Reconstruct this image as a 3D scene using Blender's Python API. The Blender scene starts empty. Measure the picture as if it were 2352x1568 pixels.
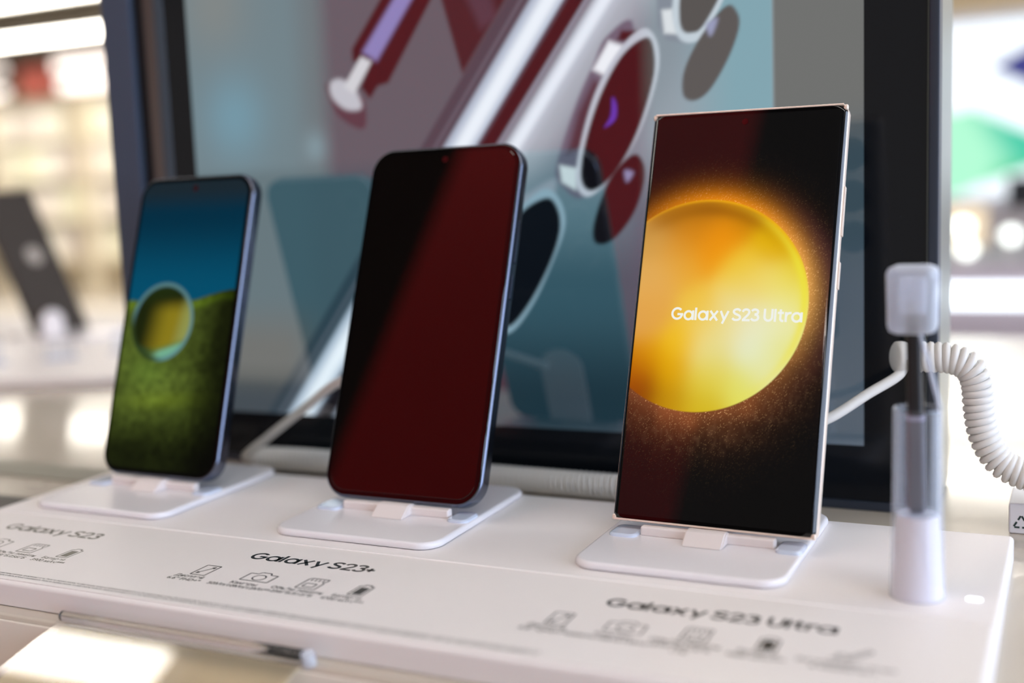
import bpy, bmesh, math, random
import numpy as np
from mathutils import Vector, Matrix
random.seed(7)
rng = np.random.default_rng(7)
sc = bpy.context.scene
COL = sc.collection

# ------------------------------------------------------------------ camera
R_ = Vector((0.9008, 0.4320, -0.0439)).normalized()
F_ = Vector((-0.4337, 0.8905, -0.1373)).normalized()
R_ = (R_ - F_ * R_.dot(F_)).normalized()
U_ = R_.cross(F_)
camd = bpy.data.cameras.new('camera')
cam = bpy.data.objects.new('camera', camd)
COL.objects.link(cam)
mw = Matrix((R_, U_, -F_)).transposed().to_4x4()
mw.translation = Vector((0.1204, -0.4061, 0.1383))
cam.matrix_world = mw
camd.sensor_width = 36.0
camd.lens = 2698.54 / 2352 * 36
camd.clip_start = 0.01
camd.clip_end = 60
camd.dof.use_dof = True
camd.dof.focus_distance = 0.447
camd.dof.aperture_fstop = 3.7
sc.camera = cam

# ------------------------------------------------------------------ view, world
sc.view_settings.view_transform = 'Standard'
sc.view_settings.look = 'None'
sc.view_settings.gamma = 1
sc.view_settings.use_curve_mapping = False
sc.view_settings.exposure = 0.0
w = bpy.data.worlds.new('world'); sc.world = w
w.use_nodes = True
w.node_tree.nodes['Background'].inputs[0].default_value = (1.0, 0.90, 0.82, 1)
w.node_tree.nodes['Background'].inputs[1].default_value = 0.55
LAMP = 7.6        # radiance of the ceiling strips
COOL_FILL = 6.0      # radiance of the unseen window added at the right for cool fill

# ------------------------------------------------------------------ helpers
def s2l(c):
    c = np.asarray(c, float) / 255.0
    return np.where(c <= 0.04045, c / 12.92, ((c + 0.055) / 1.055) ** 2.4)

def mat(name, col=(200, 200, 200), rough=0.5, metal=0.0, ior=1.5, trans=0.0, emit=None, es=0.0, coat=0.0, coat_rough=0.03, aniso=0.0):
    m = bpy.data.materials.new(name); m.use_nodes = True
    b = m.node_tree.nodes['Principled BSDF']
    b.inputs['Base Color'].default_value = (*s2l(col), 1)
    b.inputs['Roughness'].default_value = rough
    b.inputs['Metallic'].default_value = metal
    b.inputs['IOR'].default_value = ior
    b.inputs['Transmission Weight'].default_value = trans
    b.inputs['Coat Weight'].default_value = coat
    b.inputs['Coat Roughness'].default_value = coat_rough
    if emit is not None:
        b.inputs['Emission Color'].default_value = (*s2l(emit), 1)
        b.inputs['Emission Strength'].default_value = es
    return m

def noisy(m, scale, amount, rough_amt=0.0, coord='Object'):
    """faint procedural variation of colour and gloss, in the material's own space"""
    nt = m.node_tree; b = nt.nodes['Principled BSDF']
    tc = nt.nodes.new('ShaderNodeTexCoord'); n = nt.nodes.new('ShaderNodeTexNoise')
    n.inputs['Scale'].default_value = scale; n.inputs['Detail'].default_value = 4
    nt.links.new(tc.outputs[coord], n.inputs['Vector'])
    base = b.inputs['Base Color'].default_value[:]
    mx = nt.nodes.new('ShaderNodeMix'); mx.data_type = 'RGBA'
    mx.inputs['A'].default_value = tuple(max(0, v * (1 - amount)) for v in base[:3]) + (1,)
    mx.inputs['B'].default_value = tuple(min(1, v * (1 + amount)) for v in base[:3]) + (1,)
    nt.links.new(n.outputs['Fac'], mx.inputs['Factor'])
    nt.links.new(mx.outputs['Result'], b.inputs['Base Color'])
    if rough_amt:
        mr = nt.nodes.new('ShaderNodeMapRange')
        r = b.inputs['Roughness'].default_value
        mr.inputs['To Min'].default_value = max(0, r - rough_amt); mr.inputs['To Max'].default_value = r + rough_amt
        nt.links.new(n.outputs['Fac'], mr.inputs['Value']); nt.links.new(mr.outputs['Result'], b.inputs['Roughness'])
    return m

def picture_mat(name, strength, ior=1.5, rough=0.015):
    """a lit display: emits the picture stored per vertex, under smooth glass"""
    m = mat(name, (3, 3, 4), rough, 0, ior)
    nt = m.node_tree; b = nt.nodes['Principled BSDF']
    a = nt.nodes.new('ShaderNodeAttribute'); a.attribute_name = 'picture'
    nt.links.new(a.outputs['Color'], b.inputs['Emission Color'])
    b.inputs['Emission Strength'].default_value = strength
    return m

def tag(o, label, cat, group=None, kind=None):
    if label: o['label'] = label
    if cat: o['category'] = cat
    if group: o['group'] = group
    if kind: o['kind'] = kind
    return o

def thing(name, label, cat, loc=(0, 0, 0), rot=None, group=None):
    o = bpy.data.objects.new(name, None); COL.objects.link(o)
    o.empty_display_size = 0.01
    o.location = loc
    if rot is not None:
        if isinstance(rot, Matrix):
            o.rotation_mode = 'QUATERNION'; o.rotation_quaternion = rot.to_quaternion()
        else: o.rotation_euler = rot
    return tag(o, label, cat, group)

def obj(name, geo, m, parent=None, smooth=False, label=None):
    if isinstance(geo, bmesh.types.BMesh):
        me = bpy.data.meshes.new(name); geo.to_mesh(me); geo.free()
    else:
        me = bpy.data.meshes.new(name); me.from_pydata([tuple(v) for v in geo[0]], [], [tuple(f) for f in geo[1]])
    me.update()
    if smooth:
        me.polygons.foreach_set('use_smooth', [True] * len(me.polygons))
        if smooth is not True:
            me.set_sharp_from_angle(angle=smooth)
    o = bpy.data.objects.new(name, me); COL.objects.link(o)
    if smooth and smooth is not True:
        wn = o.modifiers.new('even_shading', 'WEIGHTED_NORMAL'); wn.keep_sharp = True
    if m: me.materials.append(m)
    if parent: o.parent = parent
    if label: o['label'] = label
    return o

def box(x0, x1, y0, y1, z0, z1, bev=0, seg=2, bm=None):
    nb = bmesh.new()
    bmesh.ops.create_cube(nb, size=1)
    for v in nb.verts:
        v.co = ((x0 + x1) / 2 + v.co.x * (x1 - x0), (y0 + y1) / 2 + v.co.y * (y1 - y0), (z0 + z1) / 2 + v.co.z * (z1 - z0))
    if bev: bmesh.ops.bevel(nb, geom=nb.edges[:], offset=bev, segments=seg, affect='EDGES', profile=0.5)
    if bm is None: return nb
    tmp = bpy.data.meshes.new('t'); nb.to_mesh(tmp); nb.free(); bm.from_mesh(tmp); bpy.data.meshes.remove(tmp)
    return bm

def rr(w, h, r, n=8, cx=0, cy=0):
    """rounded rectangle outline, counter-clockwise"""
    pts = []
    r = max(min(r, w / 2 - 1e-6, h / 2 - 1e-6), 1e-6)
    for sx, sy, a0 in ((1, 1, 0), (-1, 1, 90), (-1, -1, 180), (1, -1, 270)):
        for i in range(n + 1):
            a = math.radians(a0 + 90 * i / n)
            pts.append((cx + sx * (w / 2 - r) + r * math.cos(a), cy + sy * (h / 2 - r) + r * math.sin(a)))
    return pts

def loft(rings, cap0=True, cap1=True):
    """rings: list of lists of 3D points, same count"""
    V = []; Fc = []
    n = len(rings[0])
    for r in rings: V += r
    for k in range(len(rings) - 1):
        for i in range(n):
            j = (i + 1) % n
            Fc.append((k * n + i, k * n + j, (k + 1) * n + j, (k + 1) * n + i))
    if cap0: Fc.append(tuple(range(n - 1, -1, -1)))
    if cap1: Fc.append(tuple((len(rings) - 1) * n + i for i in range(n)))
    return V, Fc

def slab(w, h, r, levels, n=8, cx=0, cy=0):
    """rounded plate: levels = [(z, inset), ...] rising"""
    return loft([[(x, y, z) for x, y in rr(w - 2 * i, h - 2 * i, r - i, n, cx, cy)] for z, i in levels])

def lathe(prof, n=32, cap=True):
    rings = [[(r * math.cos(2 * math.pi * i / n), r * math.sin(2 * math.pi * i / n), z) for i in range(n)] for r, z in prof]
    return loft(rings, cap, cap)

def catmull(pts, n=8, closed=False):
    P = [np.array(p, float) for p in pts]; out = []
    m = len(P)
    for i in range(m if closed else m - 1):
        if closed: a, b, c, d = P[i - 1], P[i], P[(i + 1) % m], P[(i + 2) % m]
        else: a, b, c, d = P[max(i - 1, 0)], P[i], P[i + 1], P[min(i + 2, m - 1)]
        for k in range(n):
            t = k / n
            out.append(0.5 * ((2 * b) + (-a + c) * t + (2 * a - 5 * b + 4 * c - d) * t * t + (-a + 3 * b - 3 * c + d) * t ** 3))
    if not closed: out.append(P[-1])
    return out

def frames(path):
    P = np.array(path, float); T = np.gradient(P, axis=0); T /= np.linalg.norm(T, axis=1)[:, None]
    n = np.cross(T[0], (0, 0, 1.0))
    if np.linalg.norm(n) < 1e-3: n = np.array((1.0, 0, 0))
    n /= np.linalg.norm(n); N = []
    for t in T:
        n = n - t * (n @ t); n /= np.linalg.norm(n); N.append(n)
    N = np.array(N); return P, T, N, np.cross(T, N)

def tube(path, r, n=12, cap=True):
    P, T, N, B = frames(path)
    rs = r if hasattr(r, '__len__') else [r] * len(P)
    rings = [[tuple(P[i] + rs[i] * (math.cos(a) * N[i] + math.sin(a) * B[i])) for a in np.linspace(0, 2 * math.pi, n, endpoint=False)] for i in range(len(P))]
    return loft(rings, cap, cap)

def resample(path, step):
    P = np.array(path, float); d = np.r_[0, np.cumsum(np.linalg.norm(np.diff(P, axis=0), axis=1))]
    t = np.linspace(0, d[-1], max(2, int(d[-1] / step)))
    return np.stack([np.interp(t, d, P[:, k]) for k in range(3)], 1), d[-1]

def coil(path, R, wr, pitch, per=18, n=8):
    P, L = resample(path, 0.0015)
    P, T, N, B = frames(P)
    turns = L / pitch; m = int(turns * per)
    t = np.linspace(0, 1, m); idx = np.linspace(0, 1, len(P))
    c = lambda A: np.stack([np.interp(t, idx, A[:, k]) for k in range(3)], 1)
    a = 2 * math.pi * turns * t
    H = c(P) + R * (np.cos(a)[:, None] * c(N) + np.sin(a)[:, None] * c(B))
    return tube(H, wr, n)

# ------------------------------------------------------------------ materials
M_white = noisy(mat('white_lacquer', (238, 234, 233), 0.5, coat=0.12, coat_rough=0.25), 60, 0.012, 0.04)
M_panel = noisy(mat('white_sign_panel', (236, 232, 230), 0.5, coat=0.14, coat_rough=0.25), 80, 0.012, 0.03)
M_stand = mat('white_stand_plastic', (238, 236, 240), 0.25, coat=0.3, coat_rough=0.08)
M_pad = mat('glossy_pad', (214, 226, 246), 0.08, coat=1.0)
M_clip = mat('white_clip_plastic', (236, 228, 226), 0.42)
M_ink = mat('black_print', (22, 22, 24), 0.35, coat=0.3, coat_rough=0.10)
M_ink2 = mat('grey_print', (62, 62, 60), 0.35)
M_inks23 = mat('glare_grey_print', (100, 97, 84), 0.35, coat=0.3, coat_rough=0.10)  # black ink greyed to paint in the glare at the left
M_black_glass = mat('black_phone_glass', (4, 4, 5), 0.02, ior=1.52)
M_bezel_glass = mat('black_monitor_glass', (10, 15, 22), 0.12, ior=1.33)
M_frame_gold = mat('cream_metal_frame', (246, 230, 216), 0.30, 0.35)
M_back_cream = mat('cream_back_glass', (214, 200, 186), 0.2)
M_frame_dark = mat('dark_metal_frame', (104, 110, 126), 0.22, 1.0)
M_back_dark = mat('black_back_glass', (16, 17, 19), 0.15)
M_lens = mat('camera_lens_glass', (4, 4, 6), 0.03)
M_lensring = mat('lens_ring_metal', (150, 145, 140), 0.2, 1.0)
M_sensor_red = mat('front_camera', (60, 10, 14), 0.1)
M_housing = mat('navy_monitor_housing', (40, 48, 62), 0.45)
M_groove = mat('dark_groove', (14, 22, 26), 0.5)
M_silver = mat('brushed_silver', (138, 144, 142), 0.34, 1.0)
M_brown = mat('bronze_bezel_strip', (110, 104, 102), 0.35, 0.8)
M_cable = mat('white_cable', (228, 226, 222), 0.42)
def clear_mat(name, tint, rough, edge, haze):
    """thin clear plastic: lets light straight through, mirrors and whitens towards grazing angles"""
    m = bpy.data.materials.new(name); m.use_nodes = True
    nt = m.node_tree; nt.nodes.clear(); N = nt.nodes.new; L = nt.links.new
    out = N('ShaderNodeOutputMaterial'); tr = N('ShaderNodeBsdfTransparent'); tr.inputs[0].default_value = (*s2l(tint), 1)
    gl = N('ShaderNodeBsdfGlossy'); gl.inputs['Roughness'].default_value = rough
    fr = N('ShaderNodeFresnel'); fr.inputs['IOR'].default_value = 1.7
    ge = N('ShaderNodeNewGeometry'); mu = N('ShaderNodeMath'); mu.operation = 'MULTIPLY'; iv = N('ShaderNodeMath'); iv.operation = 'SUBTRACT'; iv.inputs[0].default_value = 1
    L(ge.outputs['Backfacing'], iv.inputs[1]); L(fr.outputs[0], mu.inputs[0]); L(iv.outputs[0], mu.inputs[1])
    a = N('ShaderNodeMixShader'); L(mu.outputs[0], a.inputs[0]); L(tr.outputs[0], a.inputs[1]); L(gl.outputs[0], a.inputs[2])
    df = N('ShaderNodeBsdfDiffuse'); df.inputs[0].default_value = (.84, .90, 1.0, 1)
    lw = N('ShaderNodeLayerWeight'); lw.inputs[0].default_value = .35
    mr = N('ShaderNodeMapRange'); mr.inputs['To Min'].default_value = haze; mr.inputs['To Max'].default_value = edge
    L(lw.outputs['Facing'], mr.inputs['Value'])
    b = N('ShaderNodeMixShader'); L(mr.outputs[0], b.inputs[0]); L(a.outputs[0], b.inputs[1]); L(df.outputs[0], b.inputs[2])
    L(b.outputs[0], out.inputs[0])
    return m
M_clear = clear_mat('clear_acrylic', (250, 252, 255), 0.02, .42, .0)
M_sheet = clear_mat('clear_flat_sheet', (252, 252, 252), 0.01, .02, .0)
M_clear_soft = clear_mat('clear_plastic', (244, 246, 252), 0.05, .65, .38)
M_pen_grey = mat('grey_pen_body', (112, 110, 116), 0.45)
M_pen_black = mat('black_pen_body', (22, 22, 27), 0.35)
M_pen_ring = mat('lavender_pen_ring', (165, 162, 180), 0.35)
M_table = noisy(mat('glossy_cream_table', (200, 191, 177), 0.26, ior=1.5, coat=0.6, coat_rough=0.07), 25, 0.02, 0.03)
M_oval = mat('white_oval', (240, 244, 255), 0.3, emit=(235, 242, 255), es=3.0)
M_red = noisy(mat('red_fabric', (196, 22, 28), 0.8), 300, 0.05)
M_paper = mat('beige_card', (243, 228, 194), 0.6)

def lamp_mat(name, col, s): return mat(name, (230, 230, 230), 0.5, emit=col, es=s)
M_lamp = lamp_mat('ceiling_lamp_diffuser', (255, 247, 238), LAMP)
M_lampfar = lamp_mat('bright_lamp_diffuser', (255, 248, 236), 17.0)
M_lampframe = mat('lamp_frame', (225, 222, 215), 0.5)

# ------------------------------------------------------------------ room shell
def struct(name, geo, m): 
    o = obj(name, geo, m); o['kind'] = 'structure'; return o
FZ, CZ = -0.95, 1.79
M_floor = noisy(mat('shop_floor_tile', (176, 166, 152), 0.3), 1.5, 0.06, 0.05)
M_wall = noisy(mat('cream_wall', (226, 216, 196), 0.7), 2.0, 0.05)
M_ceil = noisy(mat('dark_ceiling', (72, 66, 60), 0.8), 2.0, 0.05)
struct('floor', box(-15, 6, -6, 12, FZ - 0.1, FZ), M_floor)
struct('ceiling', box(-15, 6, -6, 12, CZ, CZ + 0.1), M_ceil)
struct('wall_back', box(-15, 6, 12, 12.1, FZ, CZ), M_wall)
struct('wall_left', box(-15.1, -15, -6, 12, FZ, CZ), M_wall)
# right wall pieces round the added window
RX = 3.2
wr = bmesh.new()
box(RX, RX + 0.15, -6, -2.9, FZ, CZ, bm=wr); box(RX, RX + 0.15, 2.4, 12, FZ, CZ, bm=wr)
box(RX, RX + 0.15, -2.9, 2.4, FZ, -0.15, bm=wr); box(RX, RX + 0.15, -2.9, 2.4, 1.55, CZ, bm=wr)
struct('wall_right', wr, M_wall)
wf = bmesh.new()
for a in (-2.9, -1.15, 0.6, 2.36): box(RX + 0.02, RX + 0.08, a, a + 0.04, -0.15, 1.55, bm=wf)
for a in (-0.15, 1.51): box(RX + 0.02, RX + 0.08, -2.9, 2.4, a, a + 0.04, bm=wf)
win = struct('added_window', wf, mat('added_window_frame', (225, 225, 228), 0.4))
obj('cool_fill_pane', box(RX + 0.09, RX + 0.10, -2.9, 2.4, -0.15, 1.55), lamp_mat('cool_fill', (205, 224, 255), COOL_FILL), win)  # glowing pane added for cool fill and rim highlights

# ceiling strip lamps
def strip_lamp(x0, x1, y, label, wdt=0.26, z=CZ, m=M_lamp, group='linear ceiling lamps'):
    t = thing('strip_lamp', label, 'ceiling lamp', ((x0 + x1) / 2, y, z), group=group)
    L = (x1 - x0) / 2
    fr = bmesh.new()
    box(-L, L, -wdt / 2 - 0.02, -wdt / 2, -0.05, 0, bm=fr); box(-L, L, wdt / 2, wdt / 2 + 0.02, -0.05, 0, bm=fr)
    box(-L - .02, -L, -wdt / 2 - .02, wdt / 2 + .02, -0.05, 0, bm=fr); box(L, L + .02, -wdt / 2 - .02, wdt / 2 + .02, -0.05, 0, bm=fr)
    obj('lamp_frame', fr, M_lampframe, t)
    obj('diffuser', box(-L, L, -wdt / 2, wdt / 2, -0.04, -0.01), m, t)
    return t
strip_lamp(-5.6, -3.0, 3.10, 'long ceiling lamp in the second row beyond the display, at its left', 0.26)
strip_lamp(-3.0, 2.8, 5.05, 'long white ceiling lamp in the nearest row beyond the display')
strip_lamp(-12.5, -6.0, 6.66, 'bright ceiling strip at the very top left edge of the picture', 0.40, m=M_lampfar)
strip_lamp(-5.8, 2.8, 7.05, 'long ceiling lamp mirrored as the nearer cream band on the table at the right', 0.50, m=M_lampfar)
strip_lamp(-13.5, -7.2, 8.50, 'bright ceiling strip just below the topmost one at the left', 0.30, m=M_lampfar)
strip_lamp(-7.4, 2.8, 9.05, 'long ceiling lamp mirrored as the farther cream band on the table at the right', 0.70, m=M_lampfar)
strip_lamp(-3.4, -1.87, .915, 'short slim ceiling lamp left above the display table, mirrored in the acrylic sheet', 0.13, m=M_lampfar)
strip_lamp(-1.15, 2.8, 1.05, 'long added fill lamp directly above the far side of the display table')  # unseen lamp added to brighten the platform
strip_lamp(-3.4, 2.8, -0.72, 'long added fill lamp running above the aisle just behind the camera')  # unseen overhead lamp added for more top and front light
strip_lamp(0.9, 3.0, -2.6, 'second added fill lamp over the aisle to the right of the camera')  # unseen lamp added to light the front faces

# ------------------------------------------------------------------ table and platform
TZ = -0.0095
tb = thing('display_table', 'glossy cream display table under the white phone platform', 'table', (0, 0, FZ))
obj('tabletop', box(-1.75, 1.3, -0.1216, 0.64, TZ - 0.09 - FZ, TZ - FZ, 0.0015), M_table, tb)
obj('front_apron', box(-1.75, 1.3, -.1226, -.1217, TZ - .089 - FZ, TZ - .0016 - FZ, .0003), mat('cream_apron', (238, 232, 220), .35), tb)
obj('table_base', box(-1.6, 1.15, -0.09, 0.55, 0, TZ - 0.0905 - FZ), mat('table_base', (205, 200, 196), 0.4), tb)

pl = thing('display_platform', 'long low white platform carrying the three phone stands and printed specifications', 'display platform', (0, 0, TZ))
X0, X1, Y0, Y1 = -0.3212, 0.1008, -0.1149, 0.0493
H = -TZ
W_, D_ = X1 - X0, Y1 - Y0
obj('platform_body', slab(W_, D_, 0.0018, [(0, .0006), (.0006, 0), (H - .0016, 0), (H - .0008, .00025), (H - .0002, .0009), (H, .0016)], 5, (X0 + X1) / 2, (Y0 + Y1) / 2), M_white, pl, math.radians(50))
PT = 0.0005
obj('sign_panel', slab(W_ - .003, 0.0685, 0.0004, [(H - .001, 0), (H + PT - .00035, 0), (H + PT - .0001, .0001), (H + PT, .0004)], 3, (X0 + X1) / 2, (-0.0448 - 0.1133) / 2), M_panel, pl, math.radians(40))
obj('ridge_highlight', box(X0 + .0015, X1 - .0015, -.04515, -.04445, H - .001, H + PT + .00045, .0002, 2), mat('ridge_highlight_white', (250, 248, 246), .25, coat=.6), pl)  # raised white strip painting the bright highlight along the panel ridge
ZP = H + PT + 0.00004     # height of the print

# --- geometric sans lettering built from strokes (unit = cap height)
def arc(cx, cy, rx, ry, a0, a1, n=24):
    return [(cx + rx * math.cos(math.radians(a0 + (a1 - a0) * i / n)), cy + ry * math.sin(math.radians(a0 + (a1 - a0) * i / n))) for i in range(n + 1)]
def cm(p): return [tuple(q) for q in catmull(p, 6)]
GL = {
 'G': [arc(.485, .5, .41, .425, 42, 345), [(.5, .45), (.97, .45)], [(.885, .40), (.885, .45)]],
 'a': [arc(.40, .375, .325, .325, 0, 360, 30), [(.765, 0), (.765, .77)]],
 'l': [[(.08, 0), (.08, 1)]],
 'x': [[(.08, 0), (.68, .77)], [(.08, .77), (.68, 0)]],
 'y': [[(.08, .77), (.40, .07)], [(.70, .77), (.25, -.24)]],
 'S': [cm([(.66, .79), (.55, .89), (.37, .925), (.18, .85), (.13, .71), (.24, .58), (.42, .50), (.61, .40), (.66, .25), (.56, .12), (.36, .075), (.17, .11), (.05, .22)])],
 '2': [cm([(.07, .72), (.14, .86), (.33, .925), (.52, .86), (.58, .70), (.50, .52), (.30, .30), (.10, .085)]), [(.04, .078), (.66, .078)]],
 '3': [cm([(.07, .80), (.18, .90), (.34, .925), (.50, .87), (.56, .74), (.49, .60), (.30, .53)]), cm([(.30, .53), (.50, .48), (.60, .31), (.53, .14), (.34, .075), (.16, .11), (.04, .22)])],
 'U': [[(.08, 1), (.08, .42)] + arc(.375, .375, .295, .30, 180, 360, 16) + [(.67, .42), (.67, 1)]],
 't': [[(.22, .97), (.22, .28)] + arc(.40, .26, .18, .185, 180, 270, 8) + [(.47, .075)], [(0, .70), (.47, .70)]],
 'r': [[(.08, 0), (.08, .77)], cm([(.08, .42), (.16, .60), (.32, .69), (.50, .70)])],
 '+': [[(0, .42), (.50, .42)], [(.25, .17), (.25, .67)]],
}
ADV = {'G': 1.03, 'a': .91, 'l': .27, 'x': .84, 'y': .70, 'S': .78, '2': .71, '3': .71, 'U': .82, 't': .56, 'r': .50, '+': .6, ' ': .30}
def ribbon(pts, t, V, Fc, z, cap=True):
    P = np.array(pts, float)
    closed = np.linalg.norm(P[0] - P[-1]) < 1e-6
    T = np.gradient(P, axis=0)
    if closed: T[0] = T[-1] = P[1] - P[-2]
    T /= np.linalg.norm(T, axis=1)[:, None]
    N = np.stack([-T[:, 1], T[:, 0]], 1) * t / 2
    b = len(V)
    for p, n in zip(P, N): V.append((p[0] + n[0], p[1] + n[1], z)); V.append((p[0] - n[0], p[1] - n[1], z))
    for i in range(len(P) - 1): Fc.append((b + 2 * i, b + 2 * i + 1, b + 2 * i + 3, b + 2 * i + 2))
def lettering(text, cap, x, y, width=None, t=.180, z=0):
    V = []; Fc = []; cx = 0; k = 0
    for ch in text:
        if ch != ' ':
            for st in GL[ch]:
                ribbon([(p[0] + cx, p[1]) for p in st], t, V, Fc, k * 0.0)
        cx += ADV[ch]; k += 1
    V = np.array(V); w0, w1 = V[:, 0].min(), V[:, 0].max()
    s = cap if width is None else width / (w1 - w0)
    out = [(x + (v[0] - w0) * s, y + v[1] * cap, z) for v in V]
    return out, Fc

# --- small print with the built-in font
def small_text(body, size, x, y, z, align='CENTER', sx=1.0):
    cu = bpy.data.curves.new('t', 'FONT'); cu.body = body; cu.size = size; cu.offset = size * .018; cu.align_x = align
    o = bpy.data.objects.new('t', cu); COL.objects.link(o)
    dg = bpy.context.evaluated_depsgraph_get(); dg.update()
    me = bpy.data.meshes.new_from_object(o.evaluated_get(dg))
    V = [(x + v.co.x * sx, y + v.co.y, z) for v in me.vertices]; Fc = [tuple(p.vertices) for p in me.polygons]
    bpy.data.objects.remove(o); bpy.data.curves.remove(cu); bpy.data.meshes.remove(me)
    return V, Fc
def merge(*geos):
    V = []; Fc = []
    for v, f in geos:
        b = len(V); V += list(v); Fc += [tuple(i + b for i in q) for q in f]
    return V, Fc
mm = 0.001
def line_geo(strokes, t, z, cx, cy, s):
    V = []; Fc = []
    for st in strokes: ribbon([(cx + a * s, cy + b * s) for a, b in st], t, V, Fc, z)
    return V, Fc
def closed(p): return list(p) + [p[0]]
def seg(p, n=6):     # subdivided straight strokes keep their width at corners
    return [[p[i], p[i + 1]] for i in range(len(p) - 1)]
ICON = {
 'display': seg(closed([(-3.2, -5), (3.2, -5), (3.2, 5), (-3.2, 5)])) + [[(-2.0, -3.4), (2.0, 3.6)], [(2.0, 3.6), (1.8, 1.9)], [(2.0, 3.6), (.5, 3.0)], [(-2.0, -3.4), (-1.8, -1.8)], [(-2.0, -3.4), (-.5, -2.9)]],
 'camera': seg(closed([(-6, -4), (6, -4), (6, 3), (2.8, 3), (2, 4.6), (-2, 4.6), (-2.8, 3), (-6, 3)])) + [arc(0, -.4, 2.5, 2.5, 0, 360)],
 'memory': seg(closed([(-4, -5), (4, -5), (4, 1), (3.2, 2), (4, 3), (4, 5), (-3, 5), (-4, 4)])) + seg(closed([(-2.3, -3.2), (2.0, -3.2), (2.0, 0), (-2.3, 0)])) + [[(x, 2.4), (x, 4.2)] for x in (-2.4, -.8, .8, 2.4)],
 'battery': seg(closed([(-2.8, -5), (2.8, -5), (2.8, 3.8), (1.3, 3.8), (1.3, 5), (-1.3, 5), (-1.3, 3.8), (-2.8, 3.8)])),
 'stylus': seg([(-5, -4.2), (-1, -3.6), (4.6, 3.8), (3.2, 4.8), (-2.2, -2.4), (-1, -3.6)]) + [cm([(-6.5, -4), (-4, -2.4), (-5, -.6), (-2, .2)])],
}
def icon(kind, cx, cy, m, par, s=1.0):
    g = line_geo(ICON[kind], 0.55 * mm, ZP, cx, cy, mm * s)
    if kind == 'battery':
        g = merge(g, ([(cx - 1.8 * mm, cy - 4 * mm, ZP), (cx + 1.8 * mm, cy - 4 * mm, ZP), (cx + 1.8 * mm, cy + 2.6 * mm, ZP), (cx - 1.8 * mm, cy + 2.6 * mm, ZP)], [(0, 1, 2, 3)]))
    obj(kind + '_icon', g, m, par)

TS = 3.05 * mm
def spec(kind, x, yy, lines, m, m2=None):
    icon(kind, x + 1.5 * mm, yy, m, pl)
    g = [small_text(l, TS, x, yy - 8.2 * mm - 3.2 * mm * i, ZP) for i, l in enumerate(lines)]
    obj('specification_text', merge(*g), m2 or m, pl)
# three headings
obj('model_heading', lettering('Galaxy S23', .0070, -.2905, -.0655, .0525, z=ZP), M_inks23, pl, label='heading greyed by painted glare on the left of the panel')
obj('model_heading', lettering('Galaxy S23+', .0070, -.1612, -.0650, .0550, z=ZP), M_ink, pl, label='sharp black heading in the middle of the panel')
obj('model_heading', lettering('Galaxy S23 Ultra', .0070, -.0160, -.0672, .0738, z=ZP), M_ink, pl, label='blurred black heading on the right of the panel')
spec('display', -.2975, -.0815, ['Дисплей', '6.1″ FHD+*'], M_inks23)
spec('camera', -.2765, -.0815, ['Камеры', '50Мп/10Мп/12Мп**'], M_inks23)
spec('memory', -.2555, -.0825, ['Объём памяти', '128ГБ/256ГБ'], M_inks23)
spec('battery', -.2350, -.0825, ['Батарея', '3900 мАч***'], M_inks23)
spec('display', -.1685, -.0815, ['Дисплей', '6.6″ FHD+*'], M_ink)
spec('camera', -.1440, -.0815, ['Камеры', '50Мп/10Мп/12Мп**'], M_ink)
spec('memory', -.1215, -.0810, ['Объём памяти', '256ГБ/512ГБ'], M_ink)
spec('battery', -.1010, -.0810, ['Батарея', '4700 мАч***'], M_ink)
spec('display', -.0262, -.0825, ['Дисплей', '6.8″ QHD+*'], M_ink, M_ink2)
spec('camera', -.0042, -.0825, ['Камеры', '200Мп/10Мп/12Мп**'], M_ink2)
spec('memory', .0178, -.0812, ['Объём памяти', '256ГБ/512ГБ', '1ТБ'], M_ink2)
spec('battery', .0395, -.0810, ['Батарея', '5000 мАч***'], M_ink, M_ink2)
spec('stylus', .0640, -.0810, ['Электронное перо', 'в комплекте'], M_ink2)
fp = 'Изображение приведено для наглядности и может отличаться от фактического вида изделия. Технические характеристики указаны производителем. '
fp2 = 'Размер экрана указан по диагонали полного прямоугольника без учёта скругления углов. Доступный объём памяти может быть меньше указанного. '
g = []
for i, (a, xx) in enumerate(((fp, -.3185), (fp2, -.3185))):
    g.append(small_text(a + fp2 + fp, 1.35 * mm, xx, -.1090 - i * 1.75 * mm, ZP, 'LEFT', 1.0))
obj('fine_print', merge(*g), M_ink2, pl)
obj('white_oval', slab(.0046, .0022, .0011, [(H - .0003, 0), (H + .0003, 0), (H + .0004, .0002)], 6, .0926, -.0235), M_oval, pl, label='small glowing white oval')  # small white oval that emits

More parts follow.
